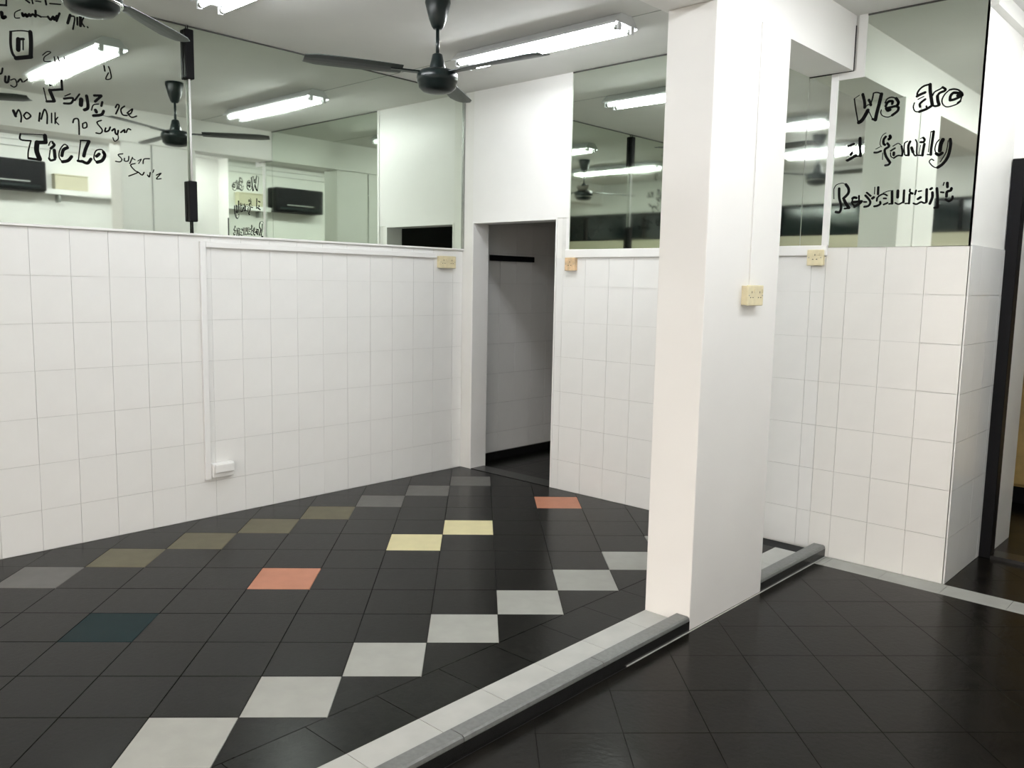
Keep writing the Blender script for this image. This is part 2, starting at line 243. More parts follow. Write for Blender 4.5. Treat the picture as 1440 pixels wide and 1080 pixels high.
# ------------------------------------------------------------ floor of the dining area, diagonal tiles
R2 = math.sqrt(0.5); T = 0.30; GX, GY = -1.09896, 2.43242
def corner(i, j):
    X, Y = GX + T * i, GY + T * j
    return ((X - Y) * R2 + 4.822, (X + Y) * R2 - 4.63)
def inset(P, g):
    cx = sum(p[0] for p in P) / len(P); cy = sum(p[1] for p in P) / len(P)
    return [(cx + (x - cx) * (1 - g), cy + (y - cy) * (1 - g)) for x, y in P]
SPECIAL = {}
for k in range(-3, 10): SPECIAL[(k, k)] = 'white'
for n, c in enumerate(('grey', 'olive', 'olive', 'olive', 'olive', 'grey', 'grey', 'grey')): SPECIAL[(-4 + n, 5 + n)] = c
SPECIAL[(-5, 4)] = 'grey'; SPECIAL[(-6, 3)] = 'olive'
SPECIAL.update({(0, 5): 'pink', (5, 10): 'pink', (2, 7): 'cream', (3, 8): 'cream', (-2, 3): 'blue'})
XB = 2.537             # where the diagonal field ends and the border course begins
floor = obj('floor', box(-0.02, 2.928, YF, 0.0, -0.12, -0.006), M_FGROUT)
tag(floor, 'charcoal tiled floor of the raised dining area with pale and coloured diagonal tiles', 'floor', kind='structure')
full = {}
for i in range(-24, 26):
    for j in range(-24, 26):
        P = [corner(i, j), corner(i + 1, j), corner(i + 1, j + 1), corner(i, j + 1)]
        Q = clip(P, 0.002, XB - 0.0015, YF + 0.002, 0.0)
        if len(Q) < 3 or area(Q) < 0.0006: continue
        c = SPECIAL.get((i, j)); m = M_T[c] if c else M_FLOOR
        if area(Q) > 0.0899:
            key = c or 'dark'
            if key not in full:
                o0 = corner(i, j)
                full[key] = prism([(x - o0[0], y - o0[1]) for x, y in inset(Q, 0.010)], -0.008, 0.0, 0.0008)
                me = bpy.data.meshes.new('floor_tile'); bmesh.ops.recalc_face_normals(full[key], faces=full[key].faces); full[key].to_mesh(me); full[key].free(); me.materials.append(m); full[key] = me
            o = obj('floor_tile', full[key], None, floor, loc=(*corner(i, j), random.uniform(-0.0003, 0.0003)))
        else:
            o = obj('floor_tile', prism(inset(Q, 0.010), -0.008, 0.0), m, floor)
        if c: lab(o, {'white': 'pale grey floor tile', 'grey': 'mid grey floor tile', 'olive': 'olive brown floor tile', 'pink': 'salmon pink floor tile', 'cream': 'cream yellow floor tile', 'blue': 'dark teal floor tile'}[c])
y = -2.54 + 0.3 * 8
k = 0
while y > YF:
    y1 = min(y, 0.0); y0 = max(y - 0.3, YF)
    if y1 - y0 > 0.02:
        obj('border_tile', box(XB + 0.0015, 2.766 - 0.0015, y0 + 0.0015, y1 - 0.0015, -0.008, 0.0), M_FLOOR, floor)
        o = obj('strip_tile', box(2.766 + 0.0015, 2.928, y0 + 0.0012, y1 - 0.0012, -0.008, 0.001), M_STRIP, floor)
        lab(o, 'light grey edging strip tile beside the kerb')
    y -= 0.3

# ------------------------------------------------------------ entrance floor
fl2 = obj('floor', box(2.998, XR, YF, 0.75, -0.15, ZL - 0.004), M_FGROUT)
tag(fl2, 'dark brownish tiled entrance floor right of the kerb', 'floor', kind='structure')
I0, J0 = 6.36, 0.82
fullmesh = None
for i in range(-14, 16):
    for j in range(-22, 14):
        P = [corner(i + I0, j + J0), corner(i + 1 + I0, j + J0), corner(i + 1 + I0, j + 1 + J0), corner(i + I0, j + 1 + J0)]
        for (ya, yb, xa) in ((YF + 0.002, -0.165, 3.009), (0.002, 0.68, 3.632)):
            Q = clip(P, xa, XR - 0.002, ya, yb)
            if len(Q) < 3 or area(Q) < 0.0006: continue
            if area(Q) > 0.0899:
                if fullmesh is None:
                    o0 = corner(i + I0, j + J0)
                    b_ = prism([(x - o0[0], y_ - o0[1]) for x, y_ in inset(Q, 0.006)], -0.008, 0.0, 0.0008)
                    fullmesh = bpy.data.meshes.new('floor_tile'); bmesh.ops.recalc_face_normals(b_, faces=b_.faces); b_.to_mesh(fullmesh); b_.free(); fullmesh.materials.append(M_FLOOR_LOW)
                obj('floor_tile', fullmesh, None, fl2, loc=(*corner(i + I0, j + J0), ZL + random.uniform(-0.0003, 0.0003)))
            else:
                obj('floor_tile', prism(inset(Q, 0.006), ZL - 0.008, ZL), M_FLOOR_LOW, fl2)
x = 3.05
while x < XR - 0.02:
    x1 = min(x + 0.3, XR - 0.002)
    lab(obj('strip_tile', box(x + 0.001, x1 - 0.001, -0.163, -0.001, ZL - 0.008, ZL + 0.0005), M_T['white'], fl2), 'pale grey strip tile along the wall foot')
    x += 0.3
lab(obj('strip_tile', box(3.014, 3.048, -0.163, -0.001, ZL - 0.008, ZL + 0.0005), M_T['white'], fl2), 'pale grey strip tile along the wall foot')

# kerb between the two floors
kerb = empty('kerb', (2.945, -1.5, ZL))
tag(kerb, 'low grey stone kerb with black riser between dining floor and entrance', 'kerb', kind='structure')
def kerb_piece(y0, y1):
    prof = [(2.930, -0.10), (2.930, 0.030), (2.935, 0.035), (2.990, 0.035), (2.998, 0.030), (3.001, 0.020), (3.001, 0.004), (2.996, 0.0), (2.996, -0.10)]
    b_ = prism_y([(x_ - 2.945, z_ - ZL) for x_, z_ in prof], y0 + 1.5 + 0.0015, y1 + 1.5 - 0.0015)
    s = obj('kerb_stone', b_, M_KERB, kerb)
    r_ = obj('riser', box(0.0512, 0.0565, y0 + 1.5 + 0.001, y1 + 1.5 - 0.001, -0.02, 0.046), M_BLACKSTONE, s)
    lab(r_, 'black polished riser face')
ys = [-5.45, -4.55, -3.65, -2.85, -2.1, -1.47]
for a, b in zip(ys, ys[1:]): kerb_piece(a, b)
kerb_piece(-0.79, -0.002)
bead = obj('trim_1', box(3.0025, 3.0085, -1.95, -0.002, ZL - 0.008, ZL + 0.0015), M_STRIP)
tag(bead, 'thin white grout bead along kerb and column foot', 'trim', kind='structure')

# ------------------------------------------------------------ walls
def tile_grid(parent, plane, u0, u1, z0, z1, uphase, zphase, m, tw=0.2, th=0.25, out=0.0, sign=1, g=0.0009):
    """white wall tiles; plane 'x' = face at x=out looking to sign*x, 'y' likewise"""
    shared = {}
    ks = range(int(math.floor((u0 - uphase) / tw)), int(math.ceil((u1 - uphase) / tw)))
    zs = range(int(math.floor((z0 - zphase) / th)), int(math.ceil((z1 - zphase) / th)))
    for k in ks:
        a, b = max(u0, uphase + k * tw), min(u1, uphase + (k + 1) * tw)
        if b - a < 0.012: continue
        for q in zs:
            c, d = max(z0, zphase + q * th), min(z1, zphase + (q + 1) * th)
            if d - c < 0.012: continue
            key = (round(b - a, 4), round(d - c, 4))
            if key not in shared:
                w, h_ = b - a, d - c
                bm = box(-0.007 if sign > 0 else 0.0, 0.0 if sign > 0 else 0.007, g, w - g, g, h_ - g) if plane == 'x' else box(g, w - g, 0.0, 0.007, g, h_ - g)
                me = bpy.data.meshes.new('wall_tile'); bmesh.ops.recalc_face_normals(bm, faces=bm.faces); bm.to_mesh(me); bm.free(); me.materials.append(m)
                shared[key] = me
            jit = random.uniform(-0.0005, 0.0005)
            obj('wall_tile', shared[key], None, parent, loc=(out + jit, a, c) if plane == 'x' else (a, out + jit, c))
wl = obj('wall_left', box(-0.16, -0.0055, YF - 0.15, 0.0, -0.12, H), M_GROUT)
tag(wl, 'long left wall with white tiled lower half under the mirrors', 'wall', kind='structure')
tile_grid(wl, 'x', YF, -0.003, 0.001, DADO, -2.107, DADO - 1.75, M_TILE)
obj('ledge', box(-0.0055, 0.016, YF, -0.003, DADO + 0.001, DADO + 0.014, 0.002), M_PANEL, wl)

wb = empty('wall_back', (0, 0, 0))
tag(wb, 'back wall with doorway, white tiled lower half and mirrors above', 'wall', kind='structure')
obj('wall_body', box(1.0, 3.622, 0.0055, 0.16, -0.12, H), M_GROUT2, wb)
obj('wall_body', box(-0.16, 0.107, 0.0, 0.16, -0.12, H), M_PAINT, wb)
lab(obj('panel', box(0.107, 1.045, 0.0, 0.16, 1.945, H), M_PANEL, wb), 'plain white panel above the doorway')
obj('wall_body', box(0.955, 1.0, 0.0055, 0.16, -0.12, 1.945), M_PAINT, wb)
tile_grid(wb, 'y', 0.957, 2.90, 0.001, 1.664, 3.22, DADO - 1.76, M_TILE)
tile_grid(wb, 'y', 2.90, 3.628, ZL + 0.001, 1.708, 3.22, DADO - 1.76, M_TILE2)
lab(obj('ledge', box(1.045, 2.905, -0.014, 0.0055, 1.665, 1.722, 0.003), M_PANEL, wb), 'white mirror ledge')
lab(obj('stile', box(1.045, 1.068, -0.006, 0.0055, 1.722, H), M_PANEL, wb), 'white upright beside the mirror')
lab(obj('stile', box(2.872, 2.908, -0.008, 0.0055, 1.722, 2.635), M_PANEL, wb), 'white upright between mirrors')
lab(obj('stile', box(2.908, 3.045, -0.004, 0.0055, 2.60, 2.638), M_PANEL, wb), 'white strip under the beam end')
lab(obj('stile', box(3.0, 3.045, -0.004, 0.0055, 2.638, H), M_PANEL, wb), 'white strip beside the beam end')
lab(obj('corner_bead', box(-0.0, 0.012, -0.012, 0.0, 1.74, H), M_ALU, wb), 'grey metal corner strip between the mirrors')

wr = empty('wall_return', (3.63, 0.0, ZL))
tag(wr, 'short return wall beside the black door frame, tiled below', 'wall', kind='structure')
obj('wall_body', box(-0.2, -0.008, 0.0055, 0.68, -0.1, H - ZL), M_PAINT, wr)
tile_grid(wr, 'x', 0.0, 0.677, 0.001, 1.715 - ZL, 0.0, DADO - 1.76 - ZL - 0.0, M_TILE, out=0.0)

# doorway in the back wall and the passage behind it
dr = empty('door_1', (0.53, 0.0, 0.0))
tag(dr, 'open narrow doorway with white painted lining in the corner', 'doorway', kind='structure')
obj('jamb', box(-0.423, -0.411, -0.004, 0.165, 0.0, 1.945), M_PANEL, dr)
obj('jamb', box(0.413, 0.425, 0.0, 0.165, 0.0, 1.945), M_PANEL, dr)
obj('head', box(-0.411, 0.413, -0.002, 0.165, 1.933, 1.945), M_PANEL, dr)
pw = empty('wall_passage', (0, 0.16, 0))
tag(pw, 'dim tiled passage walls seen through the corner doorway', 'wall', kind='structure')
obj('wall_body', box(-0.16, -0.036, 0.0, 2.0, -0.12, 2.6), M_GROUT, pw)
obj('wall_body', box(-0.16, 1.35, 2.0, 2.1, -0.12, 2.6), M_DIM, pw)  # unseen end wall, side wall and ceiling kept dark to limit bounce
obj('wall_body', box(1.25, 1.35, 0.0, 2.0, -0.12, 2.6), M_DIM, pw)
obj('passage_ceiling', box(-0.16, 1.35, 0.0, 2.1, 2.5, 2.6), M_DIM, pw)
tile_grid(pw, 'x', 0.001, 2.0, 0.06, 2.5, 0.1, DADO - 1.75, M_TILE, out=-0.03)
lab(obj('skirting', box(-0.036, -0.0165, 0.0, 2.0, -0.03, 0.058), M_BLACKSTONE, pw), 'dark skirting')
fl3 = obj('floor', box(-0.03, 1.25, 0.0, 2.16, -0.12, -0.012), M_FGROUT)
tag(fl3, 'dark floor of the passage behind the corner doorway', 'floor', kind='structure')
for k in range(7):
    for q in range(4):
        obj('floor_tile', box(-0.018 + q * 0.3 + 0.0015, min(-0.018 + q * 0.3 + 0.2985, 1.249), 0.002 + k * 0.3, 0.2995 + k * 0.3, -0.02, -0.008), M_FLOOR, fl3)
sill = obj('trim_2', box(0.12, 0.94, -0.0, 0.15, -0.03, 0.004), M_BLACKSTONE)
tag(sill, 'black threshold stone in the corner doorway', 'threshold', kind='structure')

# right wall, front wall, alcove end wall
wrt = empty('wall_right', (XR, 0.0, 0.0))
obj('wall_body', box(0.0, 0.15, YF - 0.15, 2.7, -0.15, H), M_PAINT, wrt)
lab(obj('wall_projection', box(XA - XR, 0.0, -2.95, 2.7, -0.15, H), M_PAINT, wrt), 'thicker stretch of the wall')
tag(wrt, 'plain white wall opposite the long mirrors', 'wall', kind='structure')
wf = empty('wall_front', (0, YF, 0))  # opening below the lintel is invented to let daylight onto the lower walls
tag(wf, 'front wall behind the viewer, with an added light opening below dark windows', 'wall', kind='structure')
obj('wall_body', box(-0.16, XR, -0.15, 0.0, 2.50, H), M_PAINT, wf)
lab(obj('lintel', box(-0.16, XR, -0.15, 0.0, 1.93, 2.12), M_FRONT, wf), 'cream lintel over the added light opening')
obj('wall_body', box(-0.16, 1.60, -0.15, 0.0, -0.15, 1.93), M_FRONT, wf)  # closed this far to shift the incoming light to the right
obj('wall_body', box(5.60, XR, -0.15, 0.0, -0.15, 1.93), M_FRONT, wf)
obj('wall_body', box(2.60, 2.80, -0.15, 0.0, -0.15, 1.93), M_FRONT, wf)
pav = obj('floor', box(-12, 17, -25, YF - 0.15, -0.30, -0.14), M_PAVE)  # unseen slab, keeps the sky from lighting the room from below
tag(pav, 'unseen grey pavement added to stop sky light from below', 'pavement', kind='structure')
w1 = empty('window_1', (2.5, YF, 2.12))
tag(w1, 'band of dark night windows high on the front wall', 'window', kind='structure')
for k in range(6):
    a = -2.5 + k * 1.03
    obj('pane', box(a + 0.02, min(a + 1.01, 3.24), -0.09, -0.08, 0.02, 0.36), M_DARKGLASS, w1)
    obj('frame', box(a - 0.01, a + 0.02, -0.12, -0.04, 0.0, 0.38), M_BLACK, w1)
obj('frame', box(-2.5, 3.25, -0.12, -0.04, 0.0, 0.02), M_BLACK, w1)
obj('frame', box(-2.5, 3.25, -0.12, -0.04, 0.36, 0.38), M_BLACK, w1)
wa = empty('wall_alcove', (3.63, 0.68, ZL))
tag(wa, 'white wall over the black framed door at the entrance', 'wall', kind='structure')
obj('wall_body', box(-0.2, 1.469, 0.0, 0.12, 2.235, H - ZL), M_PAINT, wa)
obj('wall_body', box(1.20, 1.469, 0.0, 0.12, -0.1, 2.235), M_PAINT, wa)
d2 = empty('door_2', (3.63, 0.68, ZL))
tag(d2, 'black door frame standing open at the right edge', 'door frame', kind='structure')
obj('jamb', box(-0.002, 0.060, -0.03, 0.06, 0.0, 2.235, 0.003), M_BLACK, d2)
obj('jamb', box(1.14, 1.20, -0.03, 0.06, 0.0, 2.235, 0.003), M_BLACK, d2)
obj('head', box(0.060, 1.14, -0.03, 0.06, 2.175, 2.235, 0.003), M_BLACK, d2)
lab(obj('sill', box(0.060, 1.14, -0.03, 0.10, 0.0, 0.02), M_BLACKSTONE, d2), 'black sill')
wn = empty('wall_inner', (3.63, 0.80, ZL))
tag(wn, 'pale inner wall just behind the black door frame', 'wall', kind='structure')
obj('wall_body', box(-0.1, 0.03, 0.0, 0.42, -0.1, 2.6), M_PAINT, wn)
obj('wall_body', box(-1.2, -0.1, 0.35, 0.45, -0.1, 2.6), M_PAINT, wn)
obj('wall_body', box(-1.3, -1.2, 0.35, 1.9, -0.1, 2.6), M_PAINT, wn)
obj('wall_body', box(-1.2, 1.469, 1.8, 1.9, -0.1, 2.6), M_PAINT, wn)
obj('inner_ceiling', box(-1.3, 1.469, 0.0, 1.9, 2.6, 2.7), M_CEIL, wn)
fl4 = obj('floor', box(2.33, XR, 0.80, 2.7, -0.15, ZL - 0.001), M_FLOOR_LOW)
tag(fl4, 'very dark floor beyond the black framed door', 'floor', kind='structure')

ceil = empty('ceiling', (2.5, -2.5, H))
tag(ceil, 'flat off-white ceiling over the whole room', 'ceiling', kind='structure')
obj('ceiling_slab', box(-2.66, XR - 2.35, -3.1, 3.3, 0.0, 0.12), M_CEIL, ceil)
lab(obj('seam', box(-2.5, 0.245, 1.762, 1.768, -0.002, 0.0), M_ALU, ceil), 'thin dark ceiling board joint')
lab(obj('cornice', box(1.122, 1.16, 2.5, 3.18, -0.075, 0.0), M_PAINT, ceil), 'white cornice over the return wall')
beam = obj('beam', box(2.745, 2.985, YF, 0.0, 2.64, H), M_COLUMN)
tag(beam, 'white ceiling beam running from the column to the back wall', 'beam', kind='structure')
for (a_, b_, c_, d_) in ((2.745, 2.985, 2.636, 2.640), (2.985, 2.989, 2.636, H - 0.05)):
    lab(obj('joint', box(a_, b_, -0.006, -0.001, c_, d_), M_HOLE, beam), 'dark gap line at the beam end')
colm = obj('column', box(2.766, 3.0, -1.47, -0.79, ZL, 2.64, 0.004, 2), M_COLUMN)
tag(colm, 'square white column standing on the kerb line', 'column', kind='structure')

# ------------------------------------------------------------ mirrors with painted lettering
def ribbon(bm, pts, w, to3, lift):
    n = 10
    for (a, b) in zip(pts, pts[1:]):
        d = Vector((b[0] - a[0], b[1] - a[1]))
        if d.length < 1e-6: continue
        nn = Vector((-d.y, d.x)).normalized() * (w / 2)
        q = [(a[0] + nn.x, a[1] + nn.y), (a[0] - nn.x, a[1] - nn.y), (b[0] - nn.x, b[1] - nn.y), (b[0] + nn.x, b[1] + nn.y)]
        bm.faces.new([bm.verts.new(to3(u, v, lift)) for u, v in q])
    for k_, p in enumerate(pts):
        bm.faces.new([bm.verts.new(to3(p[0] + math.cos(2 * math.pi * t / n) * w / 2, p[1] + math.sin(2 * math.pi * t / n) * w / 2, lift + 0.00005 * (1 + k_ % 2))) for t in range(n)])
def smooth_pts(P):
    if len(P) < 3: return P
    out = []
    for i in range(len(P) - 1):
        p0, p1, p2, p3 = P[max(i - 1, 0)], P[i], P[i + 1], P[min(i + 2, len(P) - 1)]
        for s in range(4):
            t = s / 4
            out.append(tuple(0.5 * (2 * p1[c] + (p2[c] - p0[c]) * t + (2 * p0[c] - 5 * p1[c] + 4 * p2[c] - p3[c]) * t * t + (3 * p1[c] - p0[c] - 3 * p2[c] + p3[c]) * t ** 3) for c in (0, 1)))
    out.append(P[-1])
    return out
def lettering(keys, parent, side, label):
    bm = bmesh.new(); ox, oy, oz = parent.location
    n = 0
    for key in keys:
        for w, P in STROKES[key]:
            n += 1
            pts = smooth_pts([(a / 1000, b / 1000) for a, b in P])
            to3 = (lambda u, v, l: (l - ox, u - oy, v - oz)) if side == 'x' else (lambda u, v, l: (u - ox, -l - oy, v - oz))
            ribbon(bm, pts, w / 1000, to3, 0.0012 + 0.00002 * (n % 7))
    return lab(obj('painted_lettering', bm, M_INK, parent), label)

m1 = obj('wall_mirror', box(-0.0055, 0.0, YF + 0.01, -2.224, DADO + 0.015, H - 0.002), M_MIRROR)
tag(m1, 'long wall mirror with handwritten drink menu, left of the joint', 'mirror')
for k_, l_ in (('condensed', 'boxed mark at the mirror top'), ('topline', 'handwritten line at the mirror top'), ('and', 'handwritten and sign'), ('condensed_word', 'handwritten word condensed'),
               ('milk', 'handwritten word Milk'), ('zero', 'boxed capital O'), ('enjoy', 'faint handwritten word'), ('ly', 'faint letters ly'), ('sugar', 'handwritten word at the left'),
               ('peng', 'outlined word Peng'), ('peng_ice', 'handwritten word ice'), ('nomilk', 'handwritten word no before Milk'), ('nomilk_milk', 'handwritten word Milk after no'),
               ('nomilk_no', 'handwritten word no before Sugar'), ('nomilk_sugar', 'handwritten word Sugar'), ('ticlo', 'shadowed letters TicLo'), ('super', 'handwritten word super'), ('source', 'handwritten word source')):
    lettering([k_], m1, 'x', l_)
m2 = obj('wall_mirror', box(-0.0055, 0.0, -2.220, -0.013, DADO + 0.015, H - 0.002), M_MIRROR)
tag(m2, 'plain wall mirror right of the joint, reaching the room corner', 'mirror')
m3 = obj('wall_mirror', box(1.068, 2.742, -0.0, 0.0055, 1.722, H - 0.002), M_MIRROR)
tag(m3, 'tall mirror right of the corner doorway, behind the column', 'mirror')
m4 = obj('wall_mirror', box(2.746, 2.872, -0.0, 0.0055, 1.722, 2.638), M_MIRROR)
tag(m4, 'narrow mirror strip under the beam end, above a socket', 'mirror')
m5 = obj('wall_mirror', prism_y([(2.908, 1.71), (3.612, 1.71), (3.612, H - 0.002), (3.045, H - 0.002), (3.045, 2.60), (2.908, 2.60)], 0.0, 0.0055), M_MIRROR)
tag(m5, 'large mirror lettered We are a family Restaurant', 'mirror')
for k_, l_ in (('we', 'shadowed word We'), ('are', 'shadowed word are'), ('a', 'shadowed word a'), ('family', 'shadowed word family'), ('restaurant', 'shadowed word Restaurant')):
    lettering([k_], m5, 'y', l_)

for m_, (xa, xb, ya, yb) in ((m1, (-0.002, 0.004, YF + 0.01, -2.224)), (m2, (-0.002, 0.004, -2.220, -0.013)), (m3, (1.068, 2.742, -0.004, 0.002)), (m5, (3.045, 3.612, -0.004, 0.002))):
    lab(obj('top_channel', box(xa, xb, ya, yb, H - 0.009, H - 0.0015), M_ALUDARK, m_), 'thin dark top channel')
# vertical bar on the joint between the two long mirrors
vb = empty('mirror_pole', (0.0, -2.222, DADO + 0.015))
tag(vb, 'slim white vertical pole with two black grips on the mirror joint', 'pole')
z0_ = DADO + 0.015
obj('rod', lathe([(0.006, 2.03 - z0_), (0.006, 2.63 - z0_)], 12, origin=(0.016, 0, 0)), M_WHITE, vb, smooth=True)
lab(obj('grip', box(0.001, 0.034, -0.026, 0.026, 2.617 - z0_, 2.894 - z0_, 0.006, 2), M_BLACK, vb), 'upper black grip')
lab(obj('grip', box(0.001, 0.034, -0.025, 0.025, 1.806 - z0_, 2.04 - z0_, 0.006, 2), M_BLACK, vb), 'lower black grip')
obj('stem', lathe([(0.005, 0.0), (0.004, 0.08)], 10, origin=(0.012, 0, 0)), M_BLACK, vb, smooth=True)
obj('stem', lathe([(0.003, 2.88 - z0_), (0.003, 2.918 - z0_)], 10, origin=(0.012, 0, 0)), M_BLACK, vb, smooth=True)

# ------------------------------------------------------------ trunking and sockets
tr = empty('cable_trunking', (0.0, -2.165, 0.24))
tag(tr, 'white cable trunking framing the left tiled wall down to a socket', 'trunking')
obj('upright', box(0.0005, 0.020, -0.018, 0.018, 0.0, 1.455, 0.002), M_WHITE, tr)
obj('crossbar', box(0.0005, 0.020, 0.0185, 1.875, 1.42, 1.455, 0.002), M_WHITE, tr)
def socket(name, loc, rz, w, h_, m, label, gangs, group=None):
    """plate faces local -y"""
    o = empty(name, loc, rz)
    tag(o, label, 'socket', group)
    obj('back_box', box(-w / 2 + 0.003, w / 2 - 0.003, -0.024, -0.0008, 0.003, h_ - 0.003), m, o)
    pl = obj('plate', box(-w / 2, w / 2, -0.034, -0.024, 0.0, h_, 0.004, 2), m, o)
    for g in range(gangs):
        cx = (g - (gangs - 1) / 2) * w / gangs
        for (dx, dz, ww, hh) in ((0, 0.022, 0.004, 0.009), (-0.011, -0.002, 0.008, 0.004), (0.011, -0.002, 0.008, 0.004)):
            obj('pin_hole', box(cx + dx - ww / 2, cx + dx + ww / 2, -0.0346, -0.033, h_ * 0.42 + dz - hh / 2, h_ * 0.42 + dz + hh / 2), M_HOLE, pl)
        obj('switch', box(cx + 0.018, cx + 0.028, -0.038, -0.034, h_ * 0.62, h_ * 0.62 + 0.018, 0.002), m, pl)
    for s in (-1, 1):
        obj('screw', lathe([(0.003, 0.0), (0.003, 0.0012)], 8, axis='y', origin=(s * (w / 2 - 0.012), -0.0352, h_ / 2)), M_ALU, pl)
    return o
socket('wall_socket', (0.0, -0.19, 1.585), math.pi / 2, 0.17, 0.092, M_CREAM, 'yellowed double socket on the left wall in the corner', 2, 'yellowed wall sockets')
socket('wall_socket', (1.105, -0.0, 1.575), 0.0, 0.09, 0.09, M_RUST, 'stained single socket beside the corner doorway', 1, 'yellowed wall sockets')
socket('wall_socket', (2.85, -0.0, 1.610), 0.0, 0.092, 0.088, M_CREAM, 'yellowed socket below the narrow mirror strip', 1, 'yellowed wall sockets')
socket('wall_socket', (3.0, -1.075, 1.402), math.pi / 2, 0.150, 0.092, M_CREAM, 'yellowed double socket on the column side', 2, 'yellowed wall sockets')
ws = empty('wall_socket', (0.0, -2.09, 0.252))
tag(ws, 'low white socket box at the foot of the trunking', 'socket')
obj('back_box', box(0.0008, 0.040, -0.055, 0.085, 0.0, 0.088, 0.003), M_WHITE, ws)
obj('cover', box(0.040, 0.060, -0.048, 0.078, 0.03, 0.085, 0.006, 2), M_WHITE, ws)
ct = empty('cable_trunking', (3.0, -1.075, 1.495))
tag(ct, 'thin white cable duct running up the column from its socket', 'trunking')
obj('duct', box(0.0008, 0.006, -0.010, 0.010, 0.0, 1.143, 0.001), M_COLUMN, ct)
obj('cap', box(0.0008, 0.008, -0.012, 0.012, 1.115, 1.143, 0.001), M_COLUMN, ct)

cl = empty('cable', (2.766, -1.2, 0.0))
tag(cl, 'thin grey cable running up the hidden side of the column', 'cable')
obj('cable_run', lathe([(0.004, 0.001), (0.004, 2.637)], 8, origin=(-0.0045, 0, 0)), M_ALU, cl, smooth=True)
obj('clip', box(-0.010, -0.0008, -0.008, 0.008, 1.6, 1.612), M_WHITE, cl)
obj('clip', box(-0.010, -0.0008, -0.008, 0.008, 2.4, 2.412), M_WHITE, cl)

# dark rail on the passage wall
rail = empty('wall_rail', (-0.03, 0.58, 1.66))
tag(rail, 'short black rail fixed high on the passage wall', 'rail')
obj('bar', box(0.02, 0.035, -0.27, 0.27, 0.0, 0.045, 0.003), M_BLACK, rail)
for s in (-0.2, 0.2): obj('bracket', box(0.0005, 0.02, s - 0.015, s + 0.015, 0.008, 0.037), M_BLACK, rail)

# ------------------------------------------------------------ fluorescent lamps
def tube_lamp(loc, L, label, rz=0.0):
    o = empty('tube_light', loc, rz)
    tag(o, label, 'ceiling light', 'fluorescent ceiling lamps')
    obj('batten', prism_x_batten(L), M_BATTEN, o)
    for s in (-1, 1):
        tb = obj('tube', lathe([(0.0105, -L / 2 + 0.035), (0.013, -L / 2 + 0.036), (0.013, L / 2 - 0.036), (0.0105, L / 2 - 0.035)], 16, axis='x', origin=(0, s * 0.058, -0.072)), M_TUBE, o, smooth=True)
        for e in (-1, 1):
            obj('cap', lathe([(0.0135, 0.0), (0.0135, 0.022)], 16, axis='x', origin=(e * (L / 2 - 0.025) - 0.011, s * 0.058, -0.072)), M_ALU, tb, smooth=True)
            h_ = obj('lamp_holder', box(e * (L / 2 - 0.005) - 0.008, e * (L / 2 - 0.005) + 0.008, s * 0.058 - 0.013, s * 0.058 + 0.013, -0.090, -0.052, 0.003), M_BATTEN, o)
    return o
def prism_x_batten(L):
    bm = bmesh.new()
    prof = [(-0.050, -0.001), (-0.104, -0.050), (-0.104, -0.062), (-0.101, -0.062), (-0.098, -0.051), (0.098, -0.051), (0.101, -0.062), (0.104, -0.062), (0.104, -0.050), (0.050, -0.001)]
    a = [bm.verts.new((-L / 2, y_, z_)) for y_, z_ in prof]; b = [bm.verts.new((L / 2, y_, z_)) for y_, z_ in prof]
    bm.faces.new(a); bm.faces.new(b[::-1])
    n_ = len(prof)
    for i in range(n_): bm.faces.new((a[i], b[i], b[(i + 1) % n_], a[(i + 1) % n_]))
    return bm
tube_lamp((1.43, -0.785, H), 1.26, 'lit twin tube ceiling lamp nearest the back wall doorway')
tube_lamp((1.24, -2.40, H), 1.26, 'lit twin tube ceiling lamp between the two fans')
tube_lamp((1.38, -3.90, H), 1.26, 'lit twin tube ceiling lamp behind the near fan, seen in the mirrors')
tube_lamp((4.42, -0.10, H), 1.26, 'added twin tube lamp that brightens the return wall by the black door frame')  # extra lamp, added to light the return wall and right back wall
tube_lamp((3.98, -1.50, H), 1.26, 'added twin tube lamp, hidden by the beam, that brightens the column side', math.pi / 2)  # invented fill lamp kept out of view behind the beam
tube_lamp((3.90, -2.95, H), 1.26, 'added unseen twin tube lamp that brightens the column front and entrance floor', math.pi / 2)  # invented out-of-view lamp for the column front and lower floor

